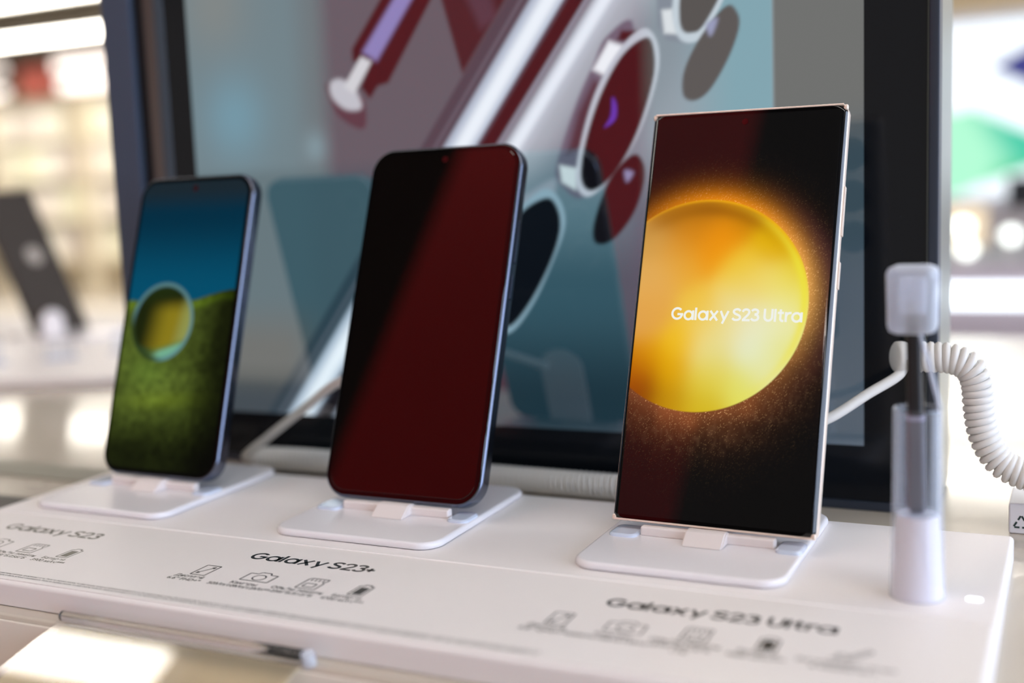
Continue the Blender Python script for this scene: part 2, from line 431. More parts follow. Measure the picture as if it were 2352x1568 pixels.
# ------------------------------------------------------------------ phone stands
def phone_stand(cx, label, x, y, yaw, t, ch):
    """plate on the platform, clip under the phone, leaning support behind it"""
    s = thing('phone_stand', label, 'phone stand', (0, 0, 0), group='white phone stands')
    obj('base_plate', slab(.0765, .0860, .009, [(0.0001, .0009), (.0004, .0003), (.0010, 0), (.0018, 0), (.0025, .0003), (.0029, .0009), (.0030, .0016)], 10, cx, .0070), M_stand, s, math.radians(40))
    m4 = Matrix.Translation((x, y, 0)) @ Matrix.Rotation(yaw, 4, 'Z')
    def put(name, geo, m, sm=math.radians(40), lab=None):
        if isinstance(geo, bmesh.types.BMesh): geo.transform(m4)
        else: geo = ([tuple(m4 @ Vector(v)) for v in geo[0]], geo[1])
        return obj(name, geo, m, s, sm, lab)
    zb = .0075
    wedge = bmesh.new()
    prof = [(-.0098, .0028), (.0085, .0028), (.0085, zb - .0085 * math.tan(t) - .0001), (0, zb - .0001), (-.0034, zb - .0001)]
    vs = [[wedge.verts.new((xx, q, r)) for q, r in prof] for xx in (-.0078, .0076)]
    wedge.faces.new(vs[0]); wedge.faces.new(vs[1][::-1])
    for i in range(5): wedge.faces.new((vs[0][i], vs[1][i], vs[1][(i + 1) % 5], vs[0][(i + 1) % 5]))
    bmesh.ops.recalc_face_normals(wedge, faces=wedge.faces[:])
    bmesh.ops.bevel(wedge, geom=wedge.edges[:], offset=.0006, segments=3, affect='EDGES')
    put('front_clip', wedge, M_clip)
    put('hinge_bar', box(-.0262, .0250, -.0020, .0018, .0028, .0065, .0008, 3), M_clip)
    for xa, xb in ((-.0380, -.0268), (.0256, .0352)):
        put('foot_pad', slab(xb - xa, .0130, .003, [(.0029, 0), (.0036, 0), (.0041, .0006), (.0042, .0012)], 6, (xa + xb) / 2, .0003), M_pad)
    # leaning support with a rounded top, behind the phone
    out = [(-.012, 0), (.012, 0), (.012, .033)] + [(.012 * math.cos(a), .033 + .012 * math.sin(a)) for a in np.linspace(.15, math.pi - .15, 16)] + [(-.012, .033)]
    n_ = Vector((0, math.cos(t), -math.sin(t))); u_ = Vector((0, math.sin(t), math.cos(t)))
    rings = []
    for d in (.0104, .0134): rings.append([tuple(Vector((a, 0, .0060 - 0*d)) + u_ * b + n_ * d + Vector((0, 0, d * math.sin(t)))) for a, b in out])
    put('back_support', loft(rings), M_clip)
    return s

# ------------------------------------------------------------------ phones
def phone_matrix(x, y, yaw, t, roll):
    cd, sd = math.cos(yaw), math.sin(yaw)
    X = Vector((cd, sd, 0)); U = Vector((-sd * math.sin(t), cd * math.sin(t), math.cos(t)))
    X, U = X * math.cos(roll) + U * math.sin(roll), U * math.cos(roll) - X * math.sin(roll)
    N = U.cross(X) * -1      # towards the viewer
    N = X.cross(U)
    # local axes: x = width, y = height, z = out of the screen
    m = Matrix((X, U, N)).transposed()
    return m
def grid(nx, ny, fx):
    us = np.linspace(0, 1, nx); vs = np.linspace(0, 1, ny)
    A, B = np.meshgrid(us, vs)
    P = fx(A.ravel(), B.ravel())
    i = np.arange((nx - 1) * (ny - 1)); r = i // (nx - 1); c = i % (nx - 1); a = r * nx + c
    return P, np.stack([a, a + 1, a + nx + 1, a + nx], 1)
def picture_mesh(name, P, F, colors, m, parent):
    me = bpy.data.meshes.new(name)
    me.vertices.add(len(P)); me.vertices.foreach_set('co', P.astype(np.float32).ravel())
    me.loops.add(F.size); me.loops.foreach_set('vertex_index', F.astype(np.int32).ravel())
    me.polygons.add(len(F)); me.polygons.foreach_set('loop_start', np.arange(0, F.size, 4, dtype=np.int32))
    me.update(calc_edges=True)
    at = me.color_attributes.new('picture', 'FLOAT_COLOR', 'POINT')
    c = np.ones((len(P), 4), np.float32); c[:, :3] = colors
    at.data.foreach_set('color', c.ravel())
    me.polygons.foreach_set('use_smooth', [True] * len(F))
    me.materials.append(m); me.validate()
    o = bpy.data.objects.new(name, me); COL.objects.link(o); o.parent = parent
    return o
def sstep(a, b, x): t = np.clip((x - a) / (b - a), 0, 1); return t * t * (3 - 2 * t)
def lerp(a, b, t): return a + (b - a) * t[..., None]
def vnoise(u, v, cell, seed=0):
    r = np.random.default_rng(seed).random((256, 256))
    x = u / cell; y = v / cell; i = np.floor(x).astype(int); j = np.floor(y).astype(int); fx = x - i; fy = y - j
    fx = fx * fx * (3 - 2 * fx); fy = fy * fy * (3 - 2 * fy); g = lambda a, b: r[a % 256, b % 256]
    return (g(i, j) * (1 - fx) + g(i + 1, j) * fx) * (1 - fy) + (g(i, j + 1) * (1 - fx) + g(i + 1, j + 1) * fx) * fy

def orb_picture(u, v):
    """golden sphere with a dusty glow on black (u, v in millimetres)"""
    cx, cy, R = -11.8, 84.8, 41.9
    pts = [(-13.1,123.8,(165,105,15)),(1.1,120.9,(190,125,10)),(-27.2,121.5,(170,110,20)),(15.7,108.6,(225,175,10)),(25.0,95.1,(232,205,40)),(-5.0,112.3,(235,145,10)),(-15.7,114.2,(205,130,20)),(-33.2,109.0,(205,155,75)),(-35.3,94.8,(222,170,90)),(-19.4,98.4,(232,170,50)),(3.1,98.4,(238,195,45)),(13.8,91.7,(238,215,110)),(-30.2,80.8,(225,165,70)),(-37.1,77.1,(220,160,80)),(-12.8,84.5,(236,195,70)),(4.3,84.8,(235,218,150)),(21.2,81.7,(236,236,196)),(27.3,85.1,(235,225,80)),(-18.4,70.6,(238,190,30)),(-4.3,67.7,(230,220,150)),(9.1,68.1,(226,236,212)),(22.2,68.6,(230,228,120)),(-32.1,65.0,(225,160,5)),(-20.7,58.6,(222,165,5)),(-6.4,54.2,(222,200,60)),(7.0,54.8,(225,222,100)),(-34.8,56.3,(160,75,5)),(-32.3,49.5,(130,60,5)),(-19.5,46.8,(190,140,10)),(-7.3,45.0,(210,180,30)),(-37.2,61.4,(190,100,5)),(10,78,(234,232,200)),(1,75,(236,222,150)),(15,62,(230,230,165)),(-7,77,(236,208,105)),(17,74,(232,232,180)),(5,92,(238,212,100)),(-3,61,(228,212,95)),(21,88,(236,228,120)),(-27,98,(224,172,88)),(-31,88,(226,168,80)),(-10,105,(236,150,14)),(-22,106,(215,145,40))]
    W = np.zeros_like(u); C = np.zeros(u.shape + (3,))
    for a, b, c in pts:
        k = np.exp(-((u - a) ** 2 + (v - b) ** 2) / (2 * 5.6 ** 2)) + 1e-9
        W += k; C += k[:, None] * s2l(c)
    C /= W[:, None]
    dx, dy = u - cx, v - cy; r = np.hypot(dx, dy); d = r - R; th = np.degrees(np.arctan2(dy, dx))
    # bright rim towards the right edge
    rim = np.exp(-((d + 1.6) / 1.7) ** 2) * np.exp(-((th - 5) / 45) ** 2)
    C = lerp(C, s2l((238, 226, 60)), 0.75 * rim)
    C = lerp(C, s2l((142, 88, 8)), .62 * np.exp(-((d + 4.2) / 2.8) ** 2) * np.exp(-((th - 84) / 34) ** 2))
    C = lerp(C, s2l((244, 176, 20)), .7 * np.exp(-((d + .2) / .8) ** 2) * np.exp(-((th - 78) / 50) ** 2))
    # halo
    up = np.exp(-((th - 75) / 62) ** 2); rt = np.exp(-((th - 12) / 34) ** 2); lo = np.exp(-((th + 82) / 62) ** 2)
    dd = np.clip(d, 0, None)
    n1 = vnoise(u, v, 2.2, 1); n2 = vnoise(u, v, 5.5, 2)
    halo = (up[:, None] * s2l((226, 132, 4)) * np.exp(-(dd / 4.6) ** 1.35)[:, None] * 0.95
            + rt[:, None] * s2l((214, 166, 92)) * np.exp(-(dd / 4.2) ** 1.5)[:, None] * 0.62
            + lo[:, None] * s2l((182, 104, 56)) * (np.exp(-(dd / 7.0) ** 1.3) * (0.6 + 0.5 * n2))[:, None] * 0.62
            + rt[:, None] * s2l((90, 40, 70)) * np.exp(-((dd - 8) / 4.5) ** 2)[:, None] * 0.22)
    spk = (np.random.default_rng(3).random(u.shape) > 0.93) * np.random.default_rng(4).random(u.shape)
    env = up * np.exp(-dd / 5.5) * 0.55 + rt * np.exp(-dd / 5) * 0.8 + lo * np.exp(-dd / 7.5) * 0.95
    spark = (spk * env * (0.5 + n1))[:, None] * s2l((240, 190, 130)) * 0.8
    wisps = (lo * np.exp(-((dd - 9) / 7) ** 2) * (vnoise(u * 1.0 + 3 * n2, v * .5, 1.1, 9) ** 3))[:, None] * s2l((170, 130, 95)) * 0.10
    base = s2l((9, 7, 7)) + s2l((18, 24, 24)) * 0.15
    out = base + halo + spark + wisps
    inside = sstep(0.35, -0.35, d)
    return lerp(out, C, inside)

def moss_picture(u, v):
    n = vnoise(u, v, 3, 5) * .6 + vnoise(u, v, 1.3, 6) * .4; nb = vnoise(u, v, 9, 7)
    sky = lerp(np.broadcast_to(s2l((0, 96, 132)), u.shape + (3,)), s2l((0, 58, 84)), sstep(88, 128, v))
    sky = lerp(sky, s2l((34, 50, 60)), sstep(126, 141, v))  # greyer top paints in the reflection on the screen
    hz = np.interp(u, [-36, -10, 7, 15, 22, 27, 33, 36], [84, 84, 84.3, 86, 88.2, 89.3, 89.6, 89]) + (n - .5) * 1.2
    moss = lerp(np.broadcast_to(s2l((108, 128, 50)), u.shape + (3,)), s2l((52, 62, 18)), sstep(2, 30, u) * .9)
    moss = moss * 0.85 * (0.45 + 0.9 * n * (0.6 + nb * .8))[:, None]
    moss = moss + np.exp(-((v - hz + 2.5) / 2.2) ** 2)[:, None] * s2l((110, 145, 10)) * .5
    moss = moss + (np.exp(-((v - 36 - .06 * u) / 4) ** 2) * np.exp(-((u + 4) / 20) ** 2))[:, None] * s2l((120, 140, 20)) * .45
    moss = moss + (np.exp(-((v - 50) / 8) ** 2) * np.exp(-((u + 14) / 12) ** 2))[:, None] * s2l((100, 140, 50)) * .35
    moss = moss * (0.10 + 0.90 * sstep(10, 42, v))[:, None] * (1 - .72 * sstep(6, 34, u))[:, None]
    out = lerp(sky, moss, sstep(.6, -.6, v - hz))
    cx, cy, R = -9.4, 73.8, 19.3
    dx, dy = (u - cx) / R, (v - cy) / R; r = np.hypot(dx, dy)
    body = lerp(np.broadcast_to(s2l((34, 44, 12)), u.shape + (3,)), s2l((168, 150, 34)), sstep(-.65, .30, dx - .15 * dy) * (1 - sstep(.25, .8, dy + .1)))
    body = lerp(body, s2l((176, 190, 110)), sstep(.35, .85, dx - .2 * dy) * .75)
    body = lerp(body, s2l((40, 56, 18)), sstep(.35, .85, dy - .15 * dx) * .9)
    body = lerp(body, s2l((120, 150, 60)), sstep(-.55, -.7, dy - .25 * dx) * .6)
    body = lerp(body, s2l((140, 215, 180)), sstep(.66, .82, -dy + .30 * dx) * sstep(-.45, .1, dx) * .95)
    body = lerp(body, s2l((50, 84, 50)), sstep(.66, .82, -dy - .2 * dx) * sstep(.1, -.4, dx) * .8)
    rimc = lerp(np.broadcast_to(s2l((112, 162, 168)), u.shape + (3,)), s2l((60, 80, 40)), sstep(.3, -.3, dy + .1 * dx) * sstep(.3, -.2, dx))
    body = lerp(body, rimc, sstep(.86, .93, r) * .85)
    out = lerp(out, body, sstep(1.02, .98, r))
    return out

def make_phone(name_label, w, h, th, rad, pose, style, ch):
    x, y, yaw, t, roll = pose
    ph = thing('smartphone', name_label, 'smartphone', (x, y, .00751), phone_matrix(*pose), group=None)
    C2 = h / 2
    ultra = style == 'ultra'
    mf = M_frame_gold if ultra else M_frame_dark
    n = 10
    def ring(z, ix, iy, r=None):
        return [(a, b + C2, z) for a, b in rr(w - 2 * ix, h - 2 * iy, max(rad - min(ix, iy), .0004) if r is None else r, n)]
    if ultra:
        fr = [(-.0022, 0.00035, 0.0), (-.0029, .00002, 0), (-.0045, 0, 0), (-.0060, .0001, 0), (-.0069, .0005, 0)]
        front = [(-.0022, .00040, .00045), (-.0014, .0007, .0006), (-.0006, .0015, .0007), (-.00015, .0026, .0008), (-.00002, .0040, .0009)]
        back = [(-.0069, .0005, .0004), (-.0080, .0016, .0005), (-.0087, .0030, .0008), (-.0089, .0045, .0012)]
        # the rim stands a touch proud at top and bottom
        rings = [ring(-.00010, .0035, 0.0012), ring(-.00005, .0012, 0.0003), ring(-.0004, .0008, 0.0)] if False else []
        tb = bmesh.new()
        obj('metal_frame', loft([ring(*a) for a in fr]), mf, ph, math.radians(35))
        # thin rails that close the frame above and below the curved glass
        for yy in (0.0, h - .00075):
            obj('frame_rail', box(-w / 2 + .0016, w / 2 - .0016, yy, yy + .00075, -.0026, .00008, .00018), mf, ph, math.radians(35))
        for sx in (-1, 1):
            for yy in (0.0, h - .0022):
                obj('frame_corner', box(min(sx * (w / 2 - .0020), sx * (w / 2 - .0002)), max(sx * (w / 2 - .0020), sx * (w / 2 - .0002)), yy, yy + .0022, -.0030, -.0007, .0006, 3), mf, ph, math.radians(35))
        fg = obj('front_glass', loft([ring(*a) for a in front], cap0=False), M_black_glass, ph, math.radians(60))
        obj('back_cover', loft([ring(*a) for a in back][::-1]), M_back_cream, ph, math.radians(40))
    else:
        fr = [(-.0001, .0013, .0013), (-.0005, .0006, .0006), (-.0010, .0002, .0002), (-.0018, 0, 0), (-.0060, 0, 0), (-.0070, .0004, .0004), (-.0075, .0012, .0012)]
        obj('metal_frame', loft([ring(*a) for a in fr]), mf, ph, math.radians(35))
        obj('front_glass', loft([ring(-.0002, .0010, .0010), ring(.00005, .0011, .0011), ring(.00012, .0014, .0014)], cap0=False), M_black_glass, ph, math.radians(40))
        obj('back_cover', loft([ring(-.0076, .0013, .0013), ring(-.0074, .0010, .0010)]), M_back_dark, ph)
    # screen
    if style == 'ultra':
        mg = .0021
        def fx(a, b):
            X = (a - .5) * (w - 2 * mg); e = (w / 2 - np.abs(X))
            Z = np.interp(e, [.0007, .0015, .0026, .0040, .006], [-.0014, -.0006, -.00015, -.00002, 0]) + .00010
            Y = .0022 + b * (h - .0044)
            return np.stack([X, Y, Z], 1)
        P, F = grid(300, 620, fx)
        colr = orb_picture(P[:, 0] * 1000, P[:, 1] * 1000)
        scr = picture_mesh('screen', P, F, colr, picture_mat('lit_orb_screen', 1.0), ph)
        g = lettering('Galaxy S23 Ultra', .0049, -.0226, .0785, .0509, z=.00022)
        obj('screen_lettering', g, mat('white_screen_letters', (20, 20, 20), .2, emit=(238, 240, 232), es=1.0), scr, label='white lettering glowing on the golden sphere')
        obj('front_camera', lathe([(.0013, 0), (.0013, .00005), (.001, .00006)], 20), M_sensor_red, ph).location = (-.0001, .1582, .00012)
    elif style == 'moss':
        P, F = grid(150, 300, lambda a, b: np.stack([(a - .5) * (w - .0058), .0032 + b * (h - .0062), np.zeros_like(a) + .00016], 1))
        # round the screen corners
        r0 = rad - .0032; hw, hh = (w - .0058) / 2, (h - .0062) / 2
        cx_ = P[:, 0]; cy_ = P[:, 1] - .0032 - hh
        qx = np.abs(cx_) - (hw - r0); qy = np.abs(cy_) - (hh - r0)
        k = (qx > 0) & (qy > 0); L = np.hypot(qx, qy)
        f = np.where(k & (L > r0), r0 / np.maximum(L, 1e-9), 1)
        P[:, 0] = np.where(f < 1, np.sign(cx_) * (hw - r0 + qx * f), P[:, 0]); P[:, 1] = np.where(f < 1, .0032 + hh + np.sign(cy_) * (hh - r0 + qy * f), P[:, 1])
        picture_mesh('screen', P, F, moss_picture(P[:, 0] * 1000, P[:, 1] * 1000), picture_mat('lit_moss_screen', 0.62), ph)
        obj('front_camera', lathe([(.0014, 0), (.0014, .00005), (.001, .00006)], 20), M_sensor_red, ph).location = (0, h - .0065, .00018)
    else:
        obj('screen', [(lambda q: q)(None)] and loft([[(a, b + C2, .00014) for a, b in rr(w - .0056, h - .0060, rad - .003, n)], [(a, b + C2, .00018) for a, b in rr(w - .0058, h - .0062, rad - .003, n)]], cap0=False), mat('dark_switched_off_screen', (6, 3, 3), 0.02, ior=1.7), ph, label='dark switched-off screen')
        obj('front_camera', lathe([(.0014, 0), (.0014, .00005), (.001, .00006)], 20), M_sensor_red, ph).location = (0, h - .0065, .00020)
    # side keys, on the right when seen from the front
    keys = ((.1125, .1318), (.0922, .1026)) if ultra else ((h * .66, h * .78), (h * .56, h * .625))
    for a, b in keys:
        obj('side_key', box(w / 2 - .0003, w / 2 + .00055, a, b, -.0056, -.0032, .00025, 2), mf, ph, math.radians(40))
    # rear cameras
    zb = -.0089 if ultra else -.0076
    for i in range(3):
        c = lathe([(.0078, 0), (.0078, .0012), (.0072, .0016), (.0066, .0016)], 32)
        o = obj('rear_camera', ([(a, b, -z) for a, b, z in c[0]], [f[::-1] for f in c[1]]), M_lensring, ph, math.radians(30))
        o.location = (w / 2 - .0140, h - .0150 - i * .0200, zb)
        c = lathe([(.0062, 0), (.0062, .0003)], 32)
        l_ = obj('lens', ([(a, b, -z) for a, b, z in c[0]], [f[::-1] for f in c[1]]), M_lens, o); l_.location = (0, 0, -.0016)
    # charging port and speaker slot on the bottom edge
    obj('charging_port', box(-.0045, .0045, -.00002, .0003, -.0058, -.0034, .0003), mat('port_dark', (12, 12, 14), .4), ph)
    # security sensor stuck on the back, the cable plugs into it
    obj('security_sensor', box(-.016, .016, .058, .084, zb - .0065, zb - .0001, .002, 3), M_back_dark, ph, math.radians(40))
    return ph

P0 = (-.0005, .0002, -.0276, .3484, -.0055)
P1 = (-.1328, -.0015, -.0089, .3822, .0042)
P2 = (-.2665, .0017, -.0209, .3191, .0037)
phone_stand(-.0034, 'white phone stand under the phone showing a golden sphere', *P0[:4], 0)
phone_stand(-.1350, 'white phone stand under the dark switched-off phone in the middle', *P1[:4], 1)
phone_stand(-.2688, 'white phone stand under the phone with the mossy green picture', *P2[:4], 2)
make_phone('sharp-cornered phone with cream metal frame showing a golden sphere, in focus at the right', .0781, .1634, .0089, .0030, P0, 'ultra', 0)
make_phone('round-cornered black phone with switched-off screen, between the two lit phones', .0762, .1578, .0076, .0110, P1, 'off', 1)
make_phone('dark-framed phone showing a sphere over green moss and blue sky, at the left', .0709, .1463, .0076, .0105, P2, 'moss', 2)

# ------------------------------------------------------------------ monitor behind
mo = thing('monitor', 'tall dark-framed monitor showing a silver phone with round cameras, behind the phones', 'monitor', (0, .099, TZ), (-.015, 0, .0059))
MH = .70
UL, UR = -.3694, .0686
obj('back_housing', box(UL + .004, UR - .0002, .004, .060, 0, MH, .004, 3), M_silver, mo, math.radians(40))
hf = bmesh.new()
obj('side_rail', box(UL, UL + .0200, -.0012, .010, 0, MH, .001, 2), mat('slate_blue_rail', (66, 78, 98), .5), mo, math.radians(40))
box(UR - .0042, UR, -.0012, .010, 0, MH, .001, 2, hf)
box(UL + .02, UR - .0042, -.0012, .010, -.0, .004, .0006, 2, hf)
box(UL + .02, UR - .0042, -.0012, .010, MH - .004, MH, .0006, 2, hf)
obj('outer_frame', hf, M_housing, mo, math.radians(40))
obj('frame_groove', box(UL + .0200, UL + .0290, .0030, .0045, .004, MH - .004), M_groove, mo)
obj('bezel_strip', box(UL + .0290, UL + .0365, -.0004, .0045, .004, MH - .004, .0008), M_brown, mo)
obj('bezel_strip', box(UL + .0365, UL + .0430, -.0002, .0045, .004, MH - .004, .0008), mat('blue_grey_strip', (62, 76, 88), .4), mo)
AX0, AX1, AZ0, AZ1 = -.3111, .0390, .0281, .655
bz = bmesh.new()
box(UL + .0430, AX0, .0002, .0045, .004, MH - .004, bm=bz)
box(AX1, UR - .0050, .0002, .0045, .004, MH - .004, bm=bz)
box(AX0, AX1, .0002, .0045, .004, AZ0, bm=bz)
box(AX0, AX1, .0002, .0045, AZ1, MH - .004, bm=bz)
obj('bezel', bz, M_bezel_glass, mo)

# picture shown on the monitor (millimetres on the panel)
def inpoly(u, v, poly, soft=0.9, smoothn=6):
    """soft coverage of a closed smooth outline"""
    P = np.array(catmull(poly, smoothn, True)) if smoothn else np.array(poly, float)
    a = P; b = np.roll(P, -1, 0)
    lo, hi = P.min(0) - 3 * soft, P.max(0) + 3 * soft
    k = np.where((u > lo[0]) & (u < hi[0]) & (v > lo[1]) & (v < hi[1]))[0]
    res = np.zeros(u.shape)
    if not len(k): return res
    x, y = u[k], v[k]; ins = np.zeros(x.shape, bool); dm = np.full(x.shape, 1e9)
    for (ax, ay), (bx, by) in zip(a, b):
        c = ((ay > y) != (by > y))
        with np.errstate(divide='ignore', invalid='ignore'):
            xi = (bx - ax) * (y - ay) / (by - ay + 1e-12) + ax
        ins ^= c & (x < xi)
        L = (bx - ax) ** 2 + (by - ay) ** 2 + 1e-12
        t = np.clip(((x - ax) * (bx - ax) + (y - ay) * (by - ay)) / L, 0, 1)
        dm = np.minimum(dm, np.hypot(x - ax - t * (bx - ax), y - ay - t * (by - ay)))
    d = np.where(ins, dm, -dm)
    res[k] = sstep(-soft, soft, d)
    return res

def monitor_picture(u, v):
    N = u.shape + (3,)
    c = lambda *q: np.broadcast_to(s2l(q), N)
    # backdrop, with the brighter room reflection at left painted in
    col = lerp(c(92, 122, 134), s2l((88, 104, 114)), sstep(-250, -228, u))
    col = lerp(col, s2l((122, 128, 126)), np.exp(-((u + 292) / 22) ** 2 - ((v - 245) / 26) ** 2) * .7)
    col = lerp(col, s2l((96, 156, 180)), np.exp(-((u + 283) / 20) ** 2 - ((v - 186) / 22) ** 2) * .75)
    col = lerp(col, s2l((132, 168, 182)), np.exp(-((u + 233) / 7) ** 2 - ((v - 168) / 8) ** 2) * .55)
    low = sstep(162, 152, v)
    col = lerp(col, s2l((66, 100, 112)), low * .85)
    col = lerp(col, s2l((92, 96, 94)), sstep(95, 62, v) * .9 * sstep(-225, -262, u))
    col = lerp(col, s2l((62, 76, 88)), sstep(52, 34, v) * .8)
    # body of the pictured phone: everything right of its left outline
    s = (u + 101) * .799 - (v - 228) * .601
    top = sstep(140, 175, v)
    surf = lerp(c(184, 200, 212), s2l((128, 146, 160)), sstep(28, 52, s))
    surf = lerp(surf, s2l((146, 162, 176)), sstep(60, 85, s))
    surf = lerp(surf, s2l((118, 168, 184)), sstep(-45, -12, u) * top)
    surfl = lerp(c(98, 134, 148), s2l((60, 97, 112)), sstep(138, 96, v))
    surfl = lerp(surfl, s2l((32, 58, 70)), sstep(96, 42, v))
    surfl = lerp(surfl, s2l((84, 92, 112)), np.exp(-((u + 52) / 10) ** 2) * .75 * sstep(50, 90, v))
    surf = lerp(surfl, surf, sstep(128, 168, v))
    col = lerp(col, surf, sstep(24, 28, s))
    e = lambda a, b, f=.7: sstep(a - f, a + f, s) * sstep(b + f, b - f, s)
    col = lerp(col, s2l((44, 66, 80)), e(-18, -8) * .75)
    col = lerp(col, s2l((110, 122, 136)), e(-12.4, -10.8) * .6)
    col = lerp(col, s2l((190, 212, 232)), e(-7.6, 7.4, 1.6))
    col = lerp(col, s2l((232, 246, 255)) * 1.25, e(-3.6, 4.0, 2.8))
    col = lerp(col, s2l((70, 78, 92)), e(6.6, 8.4))
    col = lerp(col, s2l((28, 26, 32)), e(8.2, 15.2))
    col = lerp(col, s2l((140, 152, 168)), e(15.2, 18.4))
    col = lerp(col, s2l((60, 66, 78)), e(17.2, 18.6, .4) * .7)
    col = lerp(col, s2l((196, 212, 226)), e(18.6, 30, 2.2))
    col = lerp(col, s2l((230, 244, 255)) * 1.2, e(21, 26.5, 2.0))
    # little seam near the top of the first bright band
    # second phone edge behind (dark wedge) and stylus
    col = lerp(col, s2l((40, 38, 44)), inpoly(u, v, [(-158, 240), (-118, 240), (-124, 216), (-145, 192)], 1, 0) * (1 - sstep(-20, -17, s)))
    col = lerp(col, s2l((74, 72, 88)), inpoly(u, v, [(-146, 240), (-132, 240), (-127, 222), (-136, 218)], 3, 0) * .7 * (1 - sstep(-20, -17, s)))
    col = lerp(col, s2l((34, 26, 32)), inpoly(u, v, [(-188, 240), (-158, 240), (-188, 197), (-194, 196), (-199, 190), (-204, 196), (-197, 208), (-208, 209), (-208, 215)], .8, 0))
    col = lerp(col, s2l((142, 146, 208)), inpoly(u, v, [(-180, 240), (-169, 240), (-194, 208), (-202, 213)], 1.6, 0))
    col = lerp(col, s2l((70, 44, 60)), inpoly(u, v, [(-225, 199), (-214, 196), (-203, 191), (-202, 178), (-207, 176), (-219, 184)], 1.0) * .7)
    col = lerp(col, s2l((206, 216, 226)), inpoly(u, v, [(-222, 199), (-216, 201), (-208, 196), (-204, 188), (-206, 185), (-214, 186), (-221, 192)], 1.4))
    col = lerp(col, s2l((225, 234, 240)), inpoly(u, v, [(-203, 211), (-197, 208), (-208, 193), (-214, 197)], .9, 0))
    # lens rings: shadow, barrel, highlight, ring, dark glass
    def disc(poly, rgb, soft=.9): 
        nonlocal col
        col = lerp(col, s2l(rgb), inpoly(u, v, poly, soft))
    disc([(-60, 212), (-73, 209), (-80, 197), (-88, 182), (-96, 163), (-100, 150), (-97, 143), (-86, 138), (-70, 160)], (104, 110, 130), 1.2)
    col = lerp(col, s2l((40, 28, 34)), inpoly(u, v, [(-66, 211), (-56, 210), (-60, 205), (-68, 207)], 1.2, 0))
    col = lerp(col, s2l((238, 248, 255)) * 1.2, inpoly(u, v, [(-72, 207), (-62, 203), (-71, 190), (-80, 195)], 1.6, 0))
    col = lerp(col, s2l((46, 32, 40)), inpoly(u, v, [(-80, 190), (-73, 188), (-86, 160), (-94, 158), (-88, 176)], 2.4, 0) * .8)
    col = lerp(col, s2l((214, 236, 242)), inpoly(u, v, [(-98, 153), (-89, 151), (-90, 141), (-97, 145)], 1.2, 0))
    disc([(-55, 211), (-49, 203), (-50, 188), (-60, 163), (-75, 144), (-85, 138), (-90, 146), (-86, 166), (-78, 187), (-66, 204)], (202, 216, 230))
    disc([(-54.5, 207), (-50.8, 201), (-51.6, 188), (-60, 165), (-71, 148), (-82, 140.6), (-87.4, 146), (-85, 162), (-77, 183), (-66, 200)], (20, 20, 26))
    disc([(-71, 182), (-69, 178), (-70, 172), (-75, 169), (-72, 174)], (92, 64, 196), .8)
    disc([(-62, 156), (-57, 152), (-57, 143), (-62, 130), (-70, 120), (-77, 116), (-82, 118), (-81, 128), (-73, 146)], (22, 22, 28))
    disc([(-66, 149), (-62, 148), (-65, 144)], (150, 156, 200), 1.4)
    disc([(-138, 112), (-128, 132), (-112, 142), (-100, 146), (-108, 128)], (150, 170, 185), 2.2)
    disc([(-107, 142), (-99, 138), (-96, 126), (-102, 110), (-114, 88), (-127, 74), (-137, 79), (-134, 109), (-121, 131)], (150, 186, 204))
    disc([(-106, 138), (-100, 134), (-98.6, 123), (-104.5, 107), (-116, 88), (-127, 77), (-135, 82), (-132, 109), (-120, 130)], (14, 20, 28))
    col = lerp(col, s2l((120, 134, 152)), inpoly(u, v, [(-49, 245), (-49, 211), (-45, 205), (-36, 203), (-38, 245)], 1.2, 0))
    col = lerp(col, s2l((232, 240, 246)), inpoly(u, v, [(-47, 218), (-42, 218), (-40, 207), (-46, 208)], 1.2, 0))
    disc([(-16, 228), (-27, 207), (-33, 203), (-39, 205), (-42, 214), (-41, 226), (-36, 246), (-18, 246)], (204, 220, 232))
    disc([(-18, 228), (-28, 210), (-34, 207), (-38, 209), (-39, 216), (-38, 226), (-34, 244), (-20, 244)], (36, 34, 38))
    disc([(-18, 217), (-13, 213), (-13, 206), (-18, 194), (-26, 182), (-33, 178), (-38, 181), (-37, 192), (-29, 206)], (50, 46, 50))
    disc([(-27, 210), (-22, 212), (-25, 205)], (150, 156, 196), 1.4)
    # right strip beyond the picture
    rt = sstep(1.2, 2.2, u)
    rc = lerp(c(88, 94, 95), s2l((64, 84, 96)), sstep(178, 150, v))
    rc = lerp(rc, s2l((72, 90, 106)), sstep(130, 90, v))
    col = lerp(col, rc, rt)
    col = lerp(col, s2l((170, 182, 190)), np.exp(-((u - 1.6) / .5) ** 2) * .35 * top)
    return col

def fxm(a, b):
    X = AX0 + a * (AX1 - AX0)
    vv = np.where(b < .8, AZ0 + b / .8 * (.25 - AZ0), .25 + (b - .8) / .2 * (AZ1 - .25))
    return np.stack([X, np.full_like(X, .0001), vv], 1)
P, F = grid(360, 320, fxm)
pc = monitor_picture(P[:, 0] * 1000, P[:, 2] * 1000)
picture_mesh('screen', P, F, pc, picture_mat('lit_monitor_screen', 0.76, ior=2.35, rough=.02), mo)

